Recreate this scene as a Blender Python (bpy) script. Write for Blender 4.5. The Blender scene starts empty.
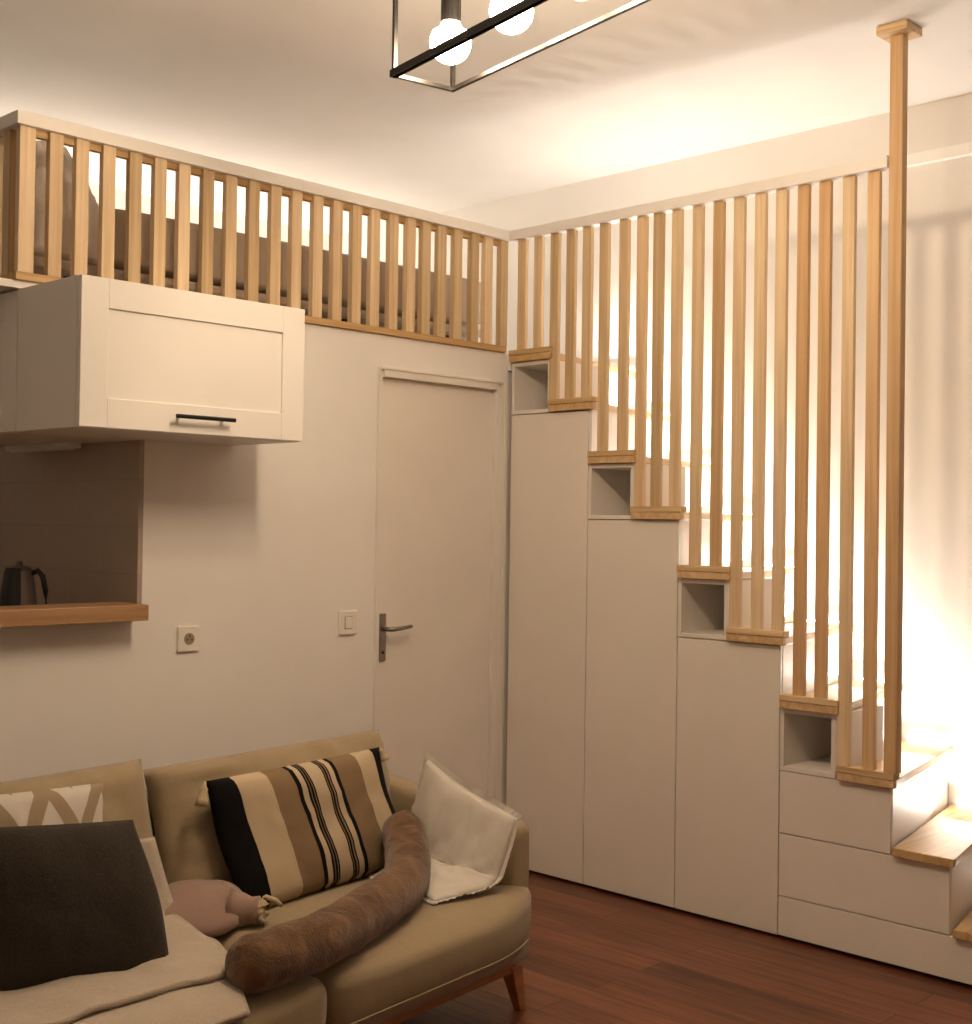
import bpy, bmesh, math, random
from mathutils import Vector, Matrix, noise
random.seed(7)
SC = bpy.context.scene
COL = SC.collection
PI = math.pi

# ------------------------------------------------------------------ materials
def new_mat(name):
    m = bpy.data.materials.new(name); m.use_nodes = True
    nt = m.node_tree
    return m, nt, nt.nodes['Principled BSDF']

def N(nt, kind, **kw):
    n = nt.nodes.new(kind)
    for k, v in kw.items(): setattr(n, k, v)
    return n

def paint(name, col, rough=.6, bump=.03, scale=180., var=.03):
    m, nt, b = new_mat(name)
    tc = N(nt, 'ShaderNodeTexCoord')
    nz = N(nt, 'ShaderNodeTexNoise'); nz.inputs['Scale'].default_value = 2.2; nz.inputs['Detail'].default_value = 3
    nt.links.new(tc.outputs['Object'], nz.inputs['Vector'])
    rp = N(nt, 'ShaderNodeValToRGB')
    rp.color_ramp.elements[0].color = (*[c*(1-var) for c in col], 1); rp.color_ramp.elements[1].color = (*[min(1, c*(1+var)) for c in col], 1)
    rp.color_ramp.elements[0].position = .3; rp.color_ramp.elements[1].position = .7
    nt.links.new(nz.outputs['Fac'], rp.inputs['Fac']); nt.links.new(rp.outputs['Color'], b.inputs['Base Color'])
    b.inputs['Roughness'].default_value = rough
    n2 = N(nt, 'ShaderNodeTexNoise'); n2.inputs['Scale'].default_value = scale; n2.inputs['Detail'].default_value = 2
    nt.links.new(tc.outputs['Object'], n2.inputs['Vector'])
    bp = N(nt, 'ShaderNodeBump'); bp.inputs['Strength'].default_value = bump; bp.inputs['Distance'].default_value = .002
    nt.links.new(n2.outputs['Fac'], bp.inputs['Height']); nt.links.new(bp.outputs['Normal'], b.inputs['Normal'])
    return m

def wood(name, light, dark, axis=2, rough=.5, vary=.25, fine=55., length=1.6):
    """long grained timber; every object gets its own board from the plank (object random)"""
    m, nt, b = new_mat(name)
    tc = N(nt, 'ShaderNodeTexCoord'); oi = N(nt, 'ShaderNodeObjectInfo')
    ad = N(nt, 'ShaderNodeVectorMath', operation='MULTIPLY_ADD')
    cx = N(nt, 'ShaderNodeCombineXYZ')
    for k in range(3): nt.links.new(oi.outputs['Random'], cx.inputs[k])
    nt.links.new(cx.outputs[0], ad.inputs[0]); ad.inputs[1].default_value = (37., 53., 71.)
    nt.links.new(tc.outputs['Object'], ad.inputs[2])
    mp = N(nt, 'ShaderNodeMapping'); sc = [fine]*3; sc[axis] = length; mp.inputs['Scale'].default_value = sc
    nt.links.new(ad.outputs[0], mp.inputs['Vector'])
    nz = N(nt, 'ShaderNodeTexNoise'); nz.inputs['Scale'].default_value = 1.; nz.inputs['Detail'].default_value = 5; nz.inputs['Distortion'].default_value = .6
    nt.links.new(mp.outputs[0], nz.inputs['Vector'])
    rp = N(nt, 'ShaderNodeValToRGB')
    rp.color_ramp.elements[0].position = .33; rp.color_ramp.elements[0].color = (*dark, 1)
    rp.color_ramp.elements[1].position = .62; rp.color_ramp.elements[1].color = (*light, 1)
    nt.links.new(nz.outputs['Fac'], rp.inputs['Fac'])
    hs = N(nt, 'ShaderNodeHueSaturation')
    mr = N(nt, 'ShaderNodeMapRange'); mr.inputs['To Min'].default_value = 1-vary; mr.inputs['To Max'].default_value = 1+vary*.45
    nt.links.new(oi.outputs['Random'], mr.inputs['Value']); nt.links.new(mr.outputs[0], hs.inputs['Value'])
    m2 = N(nt, 'ShaderNodeMapRange'); m2.inputs['To Min'].default_value = 1.12; m2.inputs['To Max'].default_value = .94
    nt.links.new(oi.outputs['Random'], m2.inputs['Value']); nt.links.new(m2.outputs[0], hs.inputs['Saturation'])
    nt.links.new(rp.outputs['Color'], hs.inputs['Color']); tn = N(nt, 'ShaderNodeMix', data_type='RGBA', blend_type='MULTIPLY'); tn.inputs['Factor'].default_value = 1
    nt.links.new(hs.outputs[0], tn.inputs['A']); nt.links.new(oi.outputs['Color'], tn.inputs['B'])   # the tone of that piece of timber
    nt.links.new(tn.outputs['Result'], b.inputs['Base Color'])
    b.inputs['Roughness'].default_value = rough
    bp = N(nt, 'ShaderNodeBump'); bp.inputs['Strength'].default_value = .08; bp.inputs['Distance'].default_value = .001
    nt.links.new(nz.outputs['Fac'], bp.inputs['Height']); nt.links.new(bp.outputs['Normal'], b.inputs['Normal'])
    return m

def floor_mat():
    m, nt, b = new_mat('dark red brown floorboards')
    tc = N(nt, 'ShaderNodeTexCoord')
    rot = N(nt, 'ShaderNodeMapping'); rot.inputs['Rotation'].default_value = (0, 0, PI/2)
    nt.links.new(tc.outputs['Object'], rot.inputs['Vector'])
    br = N(nt, 'ShaderNodeTexBrick'); br.offset = .37; br.inputs['Scale'].default_value = 1.
    br.inputs['Brick Width'].default_value = 1.25; br.inputs['Row Height'].default_value = .125
    br.inputs['Mortar Size'].default_value = .0022; br.inputs['Mortar Smooth'].default_value = .3
    br.inputs['Color1'].default_value = (.0, .0, .0, 1); br.inputs['Color2'].default_value = (1, 1, 1, 1); br.inputs['Mortar'].default_value = (.5, .5, .5, 1)
    nt.links.new(rot.outputs[0], br.inputs['Vector'])
    mp = N(nt, 'ShaderNodeMapping'); mp.inputs['Scale'].default_value = (38, 2.2, 10)
    nt.links.new(tc.outputs['Object'], mp.inputs['Vector'])
    nz = N(nt, 'ShaderNodeTexNoise'); nz.inputs['Scale'].default_value = 1; nz.inputs['Detail'].default_value = 6; nz.inputs['Distortion'].default_value = 1.2
    nt.links.new(mp.outputs[0], nz.inputs['Vector'])
    mx = N(nt, 'ShaderNodeMath', operation='MULTIPLY_ADD'); mx.inputs[1].default_value = .28
    sep = N(nt, 'ShaderNodeSeparateColor'); nt.links.new(br.outputs['Color'], sep.inputs[0])
    nt.links.new(sep.outputs[0], mx.inputs[0]); nt.links.new(nz.outputs['Fac'], mx.inputs[2])
    rp = N(nt, 'ShaderNodeValToRGB'); e = rp.color_ramp.elements
    e[0].position = .36; e[0].color = (.060, .015, .006, 1)
    e[1].position = .95; e[1].color = (.24, .085, .036, 1)
    k = e.new(.6); k.color = (.135, .040, .016, 1)
    nt.links.new(mx.outputs[0], rp.inputs['Fac'])
    md = N(nt, 'ShaderNodeMix', data_type='RGBA'); nt.links.new(br.outputs['Fac'], md.inputs['Factor'])
    nt.links.new(rp.outputs['Color'], md.inputs['A']); md.inputs['B'].default_value = (.02, .006, .003, 1)
    nt.links.new(md.outputs['Result'], b.inputs['Base Color'])
    b.inputs['Roughness'].default_value = .36
    bp = N(nt, 'ShaderNodeBump'); bp.inputs['Strength'].default_value = .12; bp.inputs['Distance'].default_value = .002; bp.invert = True
    nt.links.new(br.outputs['Fac'], bp.inputs['Height']); nt.links.new(bp.outputs['Normal'], b.inputs['Normal'])
    return m

def fabric(name, col, rough=.9, weave=420., bump=.25, sheen=.25, var=.08):
    m, nt, b = new_mat(name)
    tc = N(nt, 'ShaderNodeTexCoord')
    nz = N(nt, 'ShaderNodeTexNoise'); nz.inputs['Scale'].default_value = weave; nz.inputs['Detail'].default_value = 2
    nt.links.new(tc.outputs['Object'], nz.inputs['Vector'])
    rp = N(nt, 'ShaderNodeValToRGB')
    rp.color_ramp.elements[0].position = .3; rp.color_ramp.elements[1].position = .7
    rp.color_ramp.elements[0].color = (*[c*(1-var) for c in col], 1); rp.color_ramp.elements[1].color = (*[min(1, c*(1+var)) for c in col], 1)
    nt.links.new(nz.outputs['Fac'], rp.inputs['Fac']); nt.links.new(rp.outputs['Color'], b.inputs['Base Color'])
    b.inputs['Roughness'].default_value = rough; b.inputs['Sheen Weight'].default_value = sheen
    n2 = N(nt, 'ShaderNodeTexNoise'); n2.inputs['Scale'].default_value = 9; n2.inputs['Detail'].default_value = 3
    nt.links.new(tc.outputs['Object'], n2.inputs['Vector'])
    ad = N(nt, 'ShaderNodeMath', operation='MULTIPLY_ADD'); ad.inputs[1].default_value = 6.
    nt.links.new(n2.outputs['Fac'], ad.inputs[0]); nt.links.new(nz.outputs['Fac'], ad.inputs[2])
    bp = N(nt, 'ShaderNodeBump'); bp.inputs['Strength'].default_value = bump; bp.inputs['Distance'].default_value = .004
    nt.links.new(ad.outputs[0], bp.inputs['Height']); nt.links.new(bp.outputs['Normal'], b.inputs['Normal'])
    return m

def stripes(name, stops, uaxis=0, rough=.9):
    """woven bands laid across the cover along its own width"""
    m, nt, b = new_mat(name)
    uv = N(nt, 'ShaderNodeUVMap'); uv.uv_map = 'UVMap'
    sp = N(nt, 'ShaderNodeSeparateXYZ'); nt.links.new(uv.outputs[0], sp.inputs[0])
    rp = N(nt, 'ShaderNodeValToRGB'); rp.color_ramp.interpolation = 'CONSTANT'
    e = rp.color_ramp.elements
    e[0].position = stops[0][0]; e[0].color = (*stops[0][1], 1)
    e[1].position = stops[1][0]; e[1].color = (*stops[1][1], 1)
    for p, c in stops[2:]:
        k = e.new(p); k.color = (*c, 1)
    nt.links.new(sp.outputs[uaxis], rp.inputs['Fac']); nt.links.new(rp.outputs['Color'], b.inputs['Base Color'])
    b.inputs['Roughness'].default_value = rough; b.inputs['Specular IOR Level'].default_value = .15
    tc = N(nt, 'ShaderNodeTexCoord'); nz = N(nt, 'ShaderNodeTexNoise'); nz.inputs['Scale'].default_value = 300
    nt.links.new(tc.outputs['Object'], nz.inputs['Vector'])
    bp = N(nt, 'ShaderNodeBump'); bp.inputs['Strength'].default_value = .3; bp.inputs['Distance'].default_value = .003
    nt.links.new(nz.outputs['Fac'], bp.inputs['Height']); nt.links.new(bp.outputs['Normal'], b.inputs['Normal'])
    return m

def zigzag(name, base, band):
    m, nt, b = new_mat(name)
    uv = N(nt, 'ShaderNodeUVMap'); uv.uv_map = 'UVMap'
    sp = N(nt, 'ShaderNodeSeparateXYZ'); nt.links.new(uv.outputs[0], sp.inputs[0])
    def M(op, a, c=None):
        n = N(nt, 'ShaderNodeMath', operation=op)
        for i, v in enumerate((a, c)):
            if v is None: continue
            if isinstance(v, (int, float)): n.inputs[i].default_value = v
            else: nt.links.new(v, n.inputs[i])
        return n.outputs[0]
    # tan chevrons: |frac(u*2.6)-.5| against v
    tri = M('ABSOLUTE', M('SUBTRACT', M('FRACT', M('MULTIPLY', sp.outputs[0], 2.6)), .5))
    s = M('FRACT', M('ADD', M('MULTIPLY', sp.outputs[1], 2.2), M('MULTIPLY', tri, 1.7)))
    f = M('LESS_THAN', s, .45)
    mx = N(nt, 'ShaderNodeMix', data_type='RGBA'); nt.links.new(f, mx.inputs['Factor'])
    mx.inputs['A'].default_value = (*base, 1); mx.inputs['B'].default_value = (*band, 1)
    nt.links.new(mx.outputs['Result'], b.inputs['Base Color']); b.inputs['Roughness'].default_value = .95
    return m

def fur(name, c0, c1):
    m, nt, b = new_mat(name)
    tc = N(nt, 'ShaderNodeTexCoord')
    n1 = N(nt, 'ShaderNodeTexNoise'); n1.inputs['Scale'].default_value = 14; n1.inputs['Detail'].default_value = 6; n1.inputs['Distortion'].default_value = 1.
    n2 = N(nt, 'ShaderNodeTexNoise'); n2.inputs['Scale'].default_value = 240; n2.inputs['Detail'].default_value = 3
    for n in (n1, n2): nt.links.new(tc.outputs['Object'], n.inputs['Vector'])
    rp = N(nt, 'ShaderNodeValToRGB'); rp.color_ramp.elements[0].position = .35; rp.color_ramp.elements[1].position = .68
    rp.color_ramp.elements[0].color = (*c0, 1); rp.color_ramp.elements[1].color = (*c1, 1)
    nt.links.new(n1.outputs['Fac'], rp.inputs['Fac']); nt.links.new(rp.outputs['Color'], b.inputs['Base Color'])
    b.inputs['Roughness'].default_value = 1; b.inputs['Sheen Weight'].default_value = .35; b.inputs['Sheen Roughness'].default_value = .4
    ad = N(nt, 'ShaderNodeMath', operation='MULTIPLY_ADD'); ad.inputs[1].default_value = 3.
    nt.links.new(n1.outputs['Fac'], ad.inputs[0]); nt.links.new(n2.outputs['Fac'], ad.inputs[2])
    bp = N(nt, 'ShaderNodeBump'); bp.inputs['Strength'].default_value = .7; bp.inputs['Distance'].default_value = .006
    nt.links.new(ad.outputs[0], bp.inputs['Height']); nt.links.new(bp.outputs['Normal'], b.inputs['Normal'])
    return m

def plain(name, col, rough=.4, metal=0.):
    m, nt, b = new_mat(name)
    tc = N(nt, 'ShaderNodeTexCoord'); nz = N(nt, 'ShaderNodeTexNoise'); nz.inputs['Scale'].default_value = 40
    nt.links.new(tc.outputs['Object'], nz.inputs['Vector'])
    mr = N(nt, 'ShaderNodeMapRange'); mr.inputs['To Min'].default_value = rough*.9; mr.inputs['To Max'].default_value = min(1, rough*1.1)
    nt.links.new(nz.outputs['Fac'], mr.inputs['Value']); nt.links.new(mr.outputs[0], b.inputs['Roughness'])
    b.inputs['Base Color'].default_value = (*col, 1); b.inputs['Metallic'].default_value = metal
    return m

def emit(name, col, strength):
    m, nt, b = new_mat(name)
    b.inputs['Base Color'].default_value = (.9, .9, .88, 1)
    b.inputs['Emission Color'].default_value = (*col, 1); b.inputs['Emission Strength'].default_value = strength
    return m

def tile_mat():
    m, nt, b = new_mat('taupe kitchen tiles')
    tc = N(nt, 'ShaderNodeTexCoord'); mp = N(nt, 'ShaderNodeMapping'); mp.inputs['Rotation'].default_value = (PI/2, 0, PI/2)
    nt.links.new(tc.outputs['Object'], mp.inputs['Vector'])
    sw = N(nt, 'ShaderNodeSeparateXYZ'); nt.links.new(tc.outputs['Object'], sw.inputs[0])
    cb = N(nt, 'ShaderNodeCombineXYZ'); nt.links.new(sw.outputs[1], cb.inputs[0]); nt.links.new(sw.outputs[2], cb.inputs[1])
    br = N(nt, 'ShaderNodeTexBrick'); br.inputs['Scale'].default_value = 1; br.inputs['Brick Width'].default_value = .45; br.inputs['Row Height'].default_value = .16
    br.inputs['Mortar Size'].default_value = .003
    br.inputs['Color1'].default_value = (.43, .355, .30, 1); br.inputs['Color2'].default_value = (.46, .385, .325, 1); br.inputs['Mortar'].default_value = (.39, .33, .28, 1)
    nt.links.new(cb.outputs[0], br.inputs['Vector']); nt.links.new(br.outputs['Color'], b.inputs['Base Color'])
    b.inputs['Roughness'].default_value = .5
    return m

M = {}
M['wall'] = paint('cream wall paint', (.80, .778, .748), .75)
M['ceiling'] = paint('ceiling paint', (.80, .785, .765), .85)
M['bounce_cut_wall'] = paint('dark unseen wall cutting bounce', (.36, .32, .28), .8)
M['bright_white'] = paint('brighter white gloss strip', (.93, .92, .90), .3, .01)
M['white'] = paint('white satin lacquer', (.80, .775, .74), .4, .01)
M['cupboard'] = paint('greige matt cupboard board', (.78, .73, .67), .5, .01)
M['cupboard_in'] = paint('greige cupboard inside', (.74, .70, .65), .6, .01)
M['kitchen'] = paint('cream kitchen front lacquer', (.80, .775, .735), .45, .01)
M['door'] = paint('door paint', (.78, .74, .69), .5, .01)
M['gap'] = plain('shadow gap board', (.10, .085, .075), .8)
M['ash'] = wood('pale ash slat', (.74, .575, .365), (.61, .44, .25), 2)
M['ash_y'] = wood('pale ash strip', (.68, .50, .285), (.49, .32, .155), 1)
M['ash_x'] = wood('pale ash rail', (.64, .43, .21), (.45, .27, .115), 0)
M['tread'] = wood('pale ash tread', (.66, .47, .26), (.52, .335, .16), 0, .4, .1, 40.)
M['oak'] = wood('honey oak shelf', (.42, .245, .115), (.31, .165, .072), 0, .45, .05)
M['sofa_wood'] = wood('orange brown sofa wood', (.42, .17, .06), (.30, .11, .035), 0, .4, .05)
M['floor'] = floor_mat()
M['sofa'] = fabric('khaki beige sofa cloth', (.315, .24, .142))
M['dark_cloth'] = fabric('charcoal brown woven cloth', (.034, .026, .018), .95, 200, .5, .0, .25)
M['white_cloth'] = fabric('white cotton', (.60, .555, .49), .9, 500, .2)
M['blanket'] = fabric('cream fleece', (.47, .395, .31), 1., 260, .5, .4)
M['pink'] = fabric('dusty pink plush', (.30, .195, .155), 1., 350, .3, .4)
M['cream_tie'] = fabric('cream felt', (.50, .40, .24), 1., 350, .2)
M['greige_cloth'] = fabric('greige bed linen', (.62, .55, .48), .95, 300, .3)
M['bed_cloth'] = fabric('taupe upholstery', (.42, .33, .255), .95, 300, .3)
M['black_tassel'] = fabric('black yarn', (.016, .014, .015), 1., 350, .4, .1)
M['black'] = plain('black metal', (.018, .016, .015), .38, .6)
M['black_plastic'] = plain('black plastic', (.012, .012, .013), .35)
M['steel'] = plain('brushed steel', (.36, .33, .30), .38, 1.)
M['kettle'] = plain('warm grey kettle shell', (.20, .16, .135), .5, .3)
M['plastic'] = plain('ivory plastic', (.80, .77, .70), .35)
M['hole'] = plain('socket well', (.30, .25, .18), .5)
M['fur'] = fur('brown faux fur', (.10, .048, .019), (.20, .105, .046))
CR = (.50, .40, .275); TN = (.235, .16, .092); BK = (.006, .0055, .006)
M['stripe'] = stripes('black cream and tan woven bands', [
    (0, BK), (.115, CR), (.275, TN), (.395, BK), (.418, CR), (.448, BK), (.458, TN), (.464, BK), (.474, TN), (.480, BK), (.488, CR),
    (.560, BK), (.568, TN), (.574, BK), (.584, TN), (.590, BK), (.600, CR), (.630, BK), (.655, TN), (.80, CR), (.925, BK)])
M['zigzag'] = zigzag('white and tan chevron cloth', (.56, .51, .45), (.30, .225, .145))
M['tile'] = tile_mat()
WARM = (1., .72, .44)
M['bulb'] = emit('warm glowing bulb', (1., .755, .51), 166.)
M['led'] = emit('warm led tape', (1., .93, .84), 14.)

# ------------------------------------------------------------------ helpers
def link(name, bm, mat, parent=None, smooth=False, bevel=0., seg=2, kind=None, recalc=True):
    if recalc: bmesh.ops.recalc_face_normals(bm, faces=bm.faces)
    me = bpy.data.meshes.new(name); bm.to_mesh(me); bm.free()
    me.materials.append(mat)
    o = bpy.data.objects.new(name, me); COL.objects.link(o)
    if smooth:
        for p in me.polygons: p.use_smooth = True
    if bevel:
        md = o.modifiers.new('edge', 'BEVEL'); md.width = bevel; md.segments = seg; md.limit_method = 'ANGLE'; md.angle_limit = math.radians(40)
    if parent is not None: o.parent = parent
    if kind: o['kind'] = kind
    return o

def thing(name, label, cat, loc=(0, 0, 0), rz=0., group=None):
    o = bpy.data.objects.new(name, None); COL.objects.link(o); o.empty_display_size = .1
    o.location = loc; o.rotation_euler = (0, 0, rz)
    return tag(o, label, cat, group)

def tag(o, label, cat, group=None):
    o['label'] = label; o['category'] = cat
    if group: o['group'] = group
    return o

def box(bm, x0, x1, y0, y1, z0, z1):
    vs = [bm.verts.new((x, y, z)) for z in (z0, z1) for y in (y0, y1) for x in (x0, x1)]
    for f in ((0, 2, 3, 1), (4, 5, 7, 6), (0, 1, 5, 4), (2, 6, 7, 3), (0, 4, 6, 2), (1, 3, 7, 5)):
        bm.faces.new([vs[i] for i in f])
    return vs

def bx(*a):
    bm = bmesh.new(); box(bm, *a); return bm

def prism(bm, pts, z0, z1):
    lo = [bm.verts.new((x, y, z0)) for x, y in pts]; hi = [bm.verts.new((x, y, z1)) for x, y in pts]
    bm.faces.new(lo[::-1]); bm.faces.new(hi); n = len(pts)
    for i in range(n): bm.faces.new((lo[i], lo[(i+1) % n], hi[(i+1) % n], hi[i]))

def tube(bm, pts, rad, seg=12, cap=True):
    pts = [Vector(p) for p in pts]; rings = []
    rads = rad if isinstance(rad, (list, tuple)) else [rad]*len(pts)
    up = Vector((0, 0, 1))
    for i, p in enumerate(pts):
        t = (pts[min(i+1, len(pts)-1)] - pts[max(i-1, 0)]).normalized()
        a = t.cross(up)
        if a.length < 1e-4: a = t.cross(Vector((0, 1, 0)))
        a.normalize(); b = a.cross(t).normalized()
        rings.append([bm.verts.new(p + (a*math.cos(2*PI*k/seg) + b*math.sin(2*PI*k/seg))*rads[i]) for k in range(seg)])
    for r0, r1 in zip(rings, rings[1:]):
        for k in range(seg): bm.faces.new((r0[k], r0[(k+1) % seg], r1[(k+1) % seg], r1[k]))
    if cap:
        bm.faces.new(rings[0][::-1]); bm.faces.new(rings[-1])

def lathe(bm, prof, seg=32, cx=0, cy=0):
    rings = [[bm.verts.new((cx + r*math.cos(2*PI*k/seg), cy + r*math.sin(2*PI*k/seg), z)) for k in range(seg)] for r, z in prof]
    for r0, r1 in zip(rings, rings[1:]):
        for k in range(seg): bm.faces.new((r0[k], r0[(k+1) % seg], r1[(k+1) % seg], r1[k]))
    bm.faces.new(rings[0][::-1]); bm.faces.new(rings[-1])

def rounded_block(bm, x0, x1, y0, y1, z0, z1, n=(14, 10, 6), r=.05, puff=.0):
    """upholstery block: superellipsoid-rounded box with crowned faces"""
    cx, cy, cz = (x0+x1)/2, (y0+y1)/2, (z0+z1)/2; hx, hy, hz = (x1-x0)/2, (y1-y0)/2, (z1-z0)/2
    t = bmesh.new(); bmesh.ops.create_cube(t, size=2.)
    bmesh.ops.subdivide_edges(t, edges=t.edges[:], cuts=15, use_grid_fill=True)
    m = {}
    for v in t.verts:
        p = Vector((v.co.x*hx, v.co.y*hy, v.co.z*hz))
        q = Vector((max(-hx+r, min(hx-r, p.x)), max(-hy+r, min(hy-r, p.y)), max(-hz+r, min(hz-r, p.z))))
        d = p-q
        if d.length > 1e-6:
            p = q + d.normalized()*r
        if puff:
            u, w, h = v.co
            p.z += puff*(1-u*u)*(1-w*w)*h
            p.y += puff*.6*(1-u*u)*(1-h*h)*w
            p.x += puff*.4*(1-w*w)*(1-h*h)*u
        m[v.index] = bm.verts.new(p + Vector((cx, cy, cz)))
    t.verts.ensure_lookup_table()
    for f in t.faces: bm.faces.new([m[v.index] for v in f.verts])
    t.free()

def cushion(rows, thick, nu=28, nv=22, pinch=.05, ruffle=0., wrinkle=.006, seed=0., power=2.4):
    """stuffed cover spanned between rows of (left, right) points; pointed corners, pulled-in edges"""
    rows = [(Vector(a), Vector(b)) for a, b in rows]; R = len(rows)-1
    def mid(u, v):
        k = v*R; i = min(int(k), R-1); f = k-i
        def cr(j):
            p = [rows[max(0, min(R, i+d))][j] for d in (-1, 0, 1, 2)]
            if R == 1: return p[1].lerp(p[2], f)
            return .5*((2*p[1]) + (p[2]-p[0])*f + (2*p[0]-5*p[1]+4*p[2]-p[3])*f*f + (3*p[1]-p[0]-3*p[2]+p[3])*f**3)
        return cr(0).lerp(cr(1), u)
    c = mid(.5, .5)
    def surf(u, v, side):
        a, b = 2*u-1, 2*v-1
        uu = .5+.5*a*(1-pinch*(1-b*b)); vv = .5+.5*b*(1-pinch*(1-a*a))
        p = mid(uu, vv)
        du = mid(min(1, uu+.01), vv)-mid(max(0, uu-.01), vv); dv = mid(uu, min(1, vv+.01))-mid(uu, max(0, vv-.01))
        n = du.cross(dv).normalized()
        h = (max(0, 1-abs(a)**power)*max(0, 1-abs(b)**power))**.55
        w = wrinkle*(noise.noise(Vector((u*5+seed, v*5, seed*3.1+side)))+.6*noise.noise(Vector((u*13+seed, v*11, side)))) * min(1, h*1.5)
        return p + n*(side*h*thick*.5 + w)
    bm = bmesh.new(); uvl = bm.loops.layers.uv.new('UVMap')
    g = {}
    for s in (1, -1):
        for i in range(nu+1):
            for j in range(nv+1):
                edge = i in (0, nu) or j in (0, nv)
                if edge and s == -1: g[s, i, j] = g[1, i, j]; continue
                g[s, i, j] = bm.verts.new(surf(i/nu, j/nv, s))
    def quad(ks, uvs):
        f = bm.faces.new([g[k] for k in ks])
        for lp, uv in zip(f.loops, uvs): lp[uvl].uv = uv
    for s in (1, -1):
        for i in range(nu):
            for j in range(nv):
                ks = [(s, i, j), (s, i+1, j), (s, i+1, j+1), (s, i, j+1)]
                uvs = [(a/nu, b/nv) for _, a, b in ks]
                if s == -1: ks, uvs = ks[::-1], uvs[::-1]
                quad(ks, uvs)
    if ruffle:
        loop = [(i/nu, 0.) for i in range(nu)] + [(1., j/nv) for j in range(nv)] + [(1-i/nu, 1.) for i in range(nu)] + [(0., 1-j/nv) for j in range(nv)]
        n = len(loop)*2; A = []; B = []
        for k in range(n):
            u, v = [(x+y)/2 if k % 2 else x for x, y in zip(loop[k//2], loop[(k//2+1) % len(loop)])]
            if abs(u-.5) < .5 and abs(v-.5) < .5: pass
            p = surf(u, v, 0); q = surf(.5+(u-.5)*.94, .5+(v-.5)*.94, 0)
            d = (p-q); d = d.normalized() if d.length > 1e-6 else Vector((0, 0, 1))
            nn = (mid(min(1, u+.02), v)-mid(max(0, u-.02), v)).cross(mid(u, min(1, v+.02))-mid(u, max(0, v-.02))).normalized()
            wv = math.sin(k*2.1)*.35+.5*noise.noise(Vector((k*.37, seed, 1)))
            A.append((p-d*.006)); B.append(p+d*ruffle*(1+.3*wv)+nn*ruffle*.45*wv)
        for off in (0,):
            va = [bm.verts.new(p) for p in A]; vb = [bm.verts.new(p) for p in B]
            for k in range(n):
                bm.faces.new((va[k], va[(k+1) % n], vb[(k+1) % n], vb[k]))
    return bm

def frame_boxes(bm, rects):
    for r in rects: box(bm, *r)

# ------------------------------------------------------------------ fixed sizes
W = .80            # stair wall
ZC = 3.16          # ceiling
ZL = 2.2035        # top of the wall under the loft rail
SK = .22           # the treads run back a little towards the door wall
def sk(x, s): return -s + SK*max(0., x)

# ------------------------------------------------------------------ room
def struct(name, bm, mat, parent=None, **kw):
    return link(name, bm, mat, parent, kind=None if parent else 'structure', **kw)

struct('floor', bx(-4.9, 1.0, -4.9, 2.4, -.1, 0), M['floor'])
struct('ceiling', bx(-4.9, 1.0, -4.9, 2.4, ZC, ZC+.1), M['ceiling'])
struct('wall_right', bx(W, W+.1, -4.9, 2.4, 0, ZC), M['wall'])
struct('wall_back', bx(-4.9, W, 2.2, 2.3, 0, ZC), M['wall'])
struct('wall_front', bx(-4.9, W, -4.9, -4.8, 0, ZC), M['bounce_cut_wall'])  # unseen wall behind the camera, coloured dark to reduce bounced fill light
struct('wall_far_left', bx(-4.9, -4.8, -4.8, 2.2, 0, ZC), M['wall'])
bm = bmesh.new()                                                # the door wall, with its doorway and the kitchen hatch
box(bm, -1.742, -.715, 0, .1, 0, ZL); box(bm, -.072, 0, 0, .1, 0, ZL); prism(bm, [(0, 0), (W, SK*W+.004), (W, SK*W+.104), (0, .1)], 0, 2.125); box(bm, -.715, -.072, 0, .1, 2.045, ZL)
box(bm, -3.4, -1.742, 0, .1, 0, 1.134); box(bm, -4.8, -3.4, 0, .1, 0, ZL)
struct('wall_left', bm, M['wall'])
bm = bmesh.new(); box(bm, -1.76, -1.7425, .0005, .1, 1.1342, 2.178); box(bm, -1.76, -1.7425, .1, 2.2, 0, 2.178)
struct('wall_kitchen', bm, M['tile'])
bm = bmesh.new(); box(bm, -2.26, 0.0, .1, 2.2, 2.18, 2.2); prism(bm, [(0.0, -.017), (W, SK*W-.017), (W, 2.2), (0, 2.2)], 2.13, 2.19)
struct('floor_loft', bm, M['white'])
struct('trim_1', bx(-2.40, -1.7425, .0, .098, 2.18, ZL), M['white'])      # white edge of the loft floor over the hatch
struct('trim_2', bx(W-.03, W, -4.8, -1.41, 2.918, 2.962), M['bright_white'], bevel=.002)  # raised strip on the stair wall, whiter than the wall

# door with its casing
d = struct('door_1', bx(-.709, -.078, .012, .052, .008, 2.038), M['door'], bevel=.002)
bm = bmesh.new()
for a in ((-.731, -.709, -.008, .03, 0, 2.078), (-.078, -.052, -.008, .03, 0, 2.078), (-.709, -.078, -.020, .03, 2.038, 2.078),
          (-.731, -.725, -.012, -.008, 0, 2.078), (-.052, -.006, -.009, .0, 0, 2.078), (-.030, -.024, -.014, -.009, 0, 2.078), (-.731, -.052, -.025, -.020, 2.066, 2.078)):
    box(bm, *a)
link('door_frame', bm, M['door'], d, bevel=.0025)
bm = bmesh.new(); box(bm, -.698, -.664, .003, .0118, .922, 1.108)
hp = link('handle_plate', bm, M['steel'], d, bevel=.003)
bm = bmesh.new(); tube(bm, [(-.681, .006, 1.048), (-.681, -.036, 1.048), (-.669, -.044, 1.048), (-.63, -.044, 1.050), (-.572, -.042, 1.056)], [.010, .009, .009, .0085, .007], 12)
link('lever', bm, M['steel'], hp, smooth=True)
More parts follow.
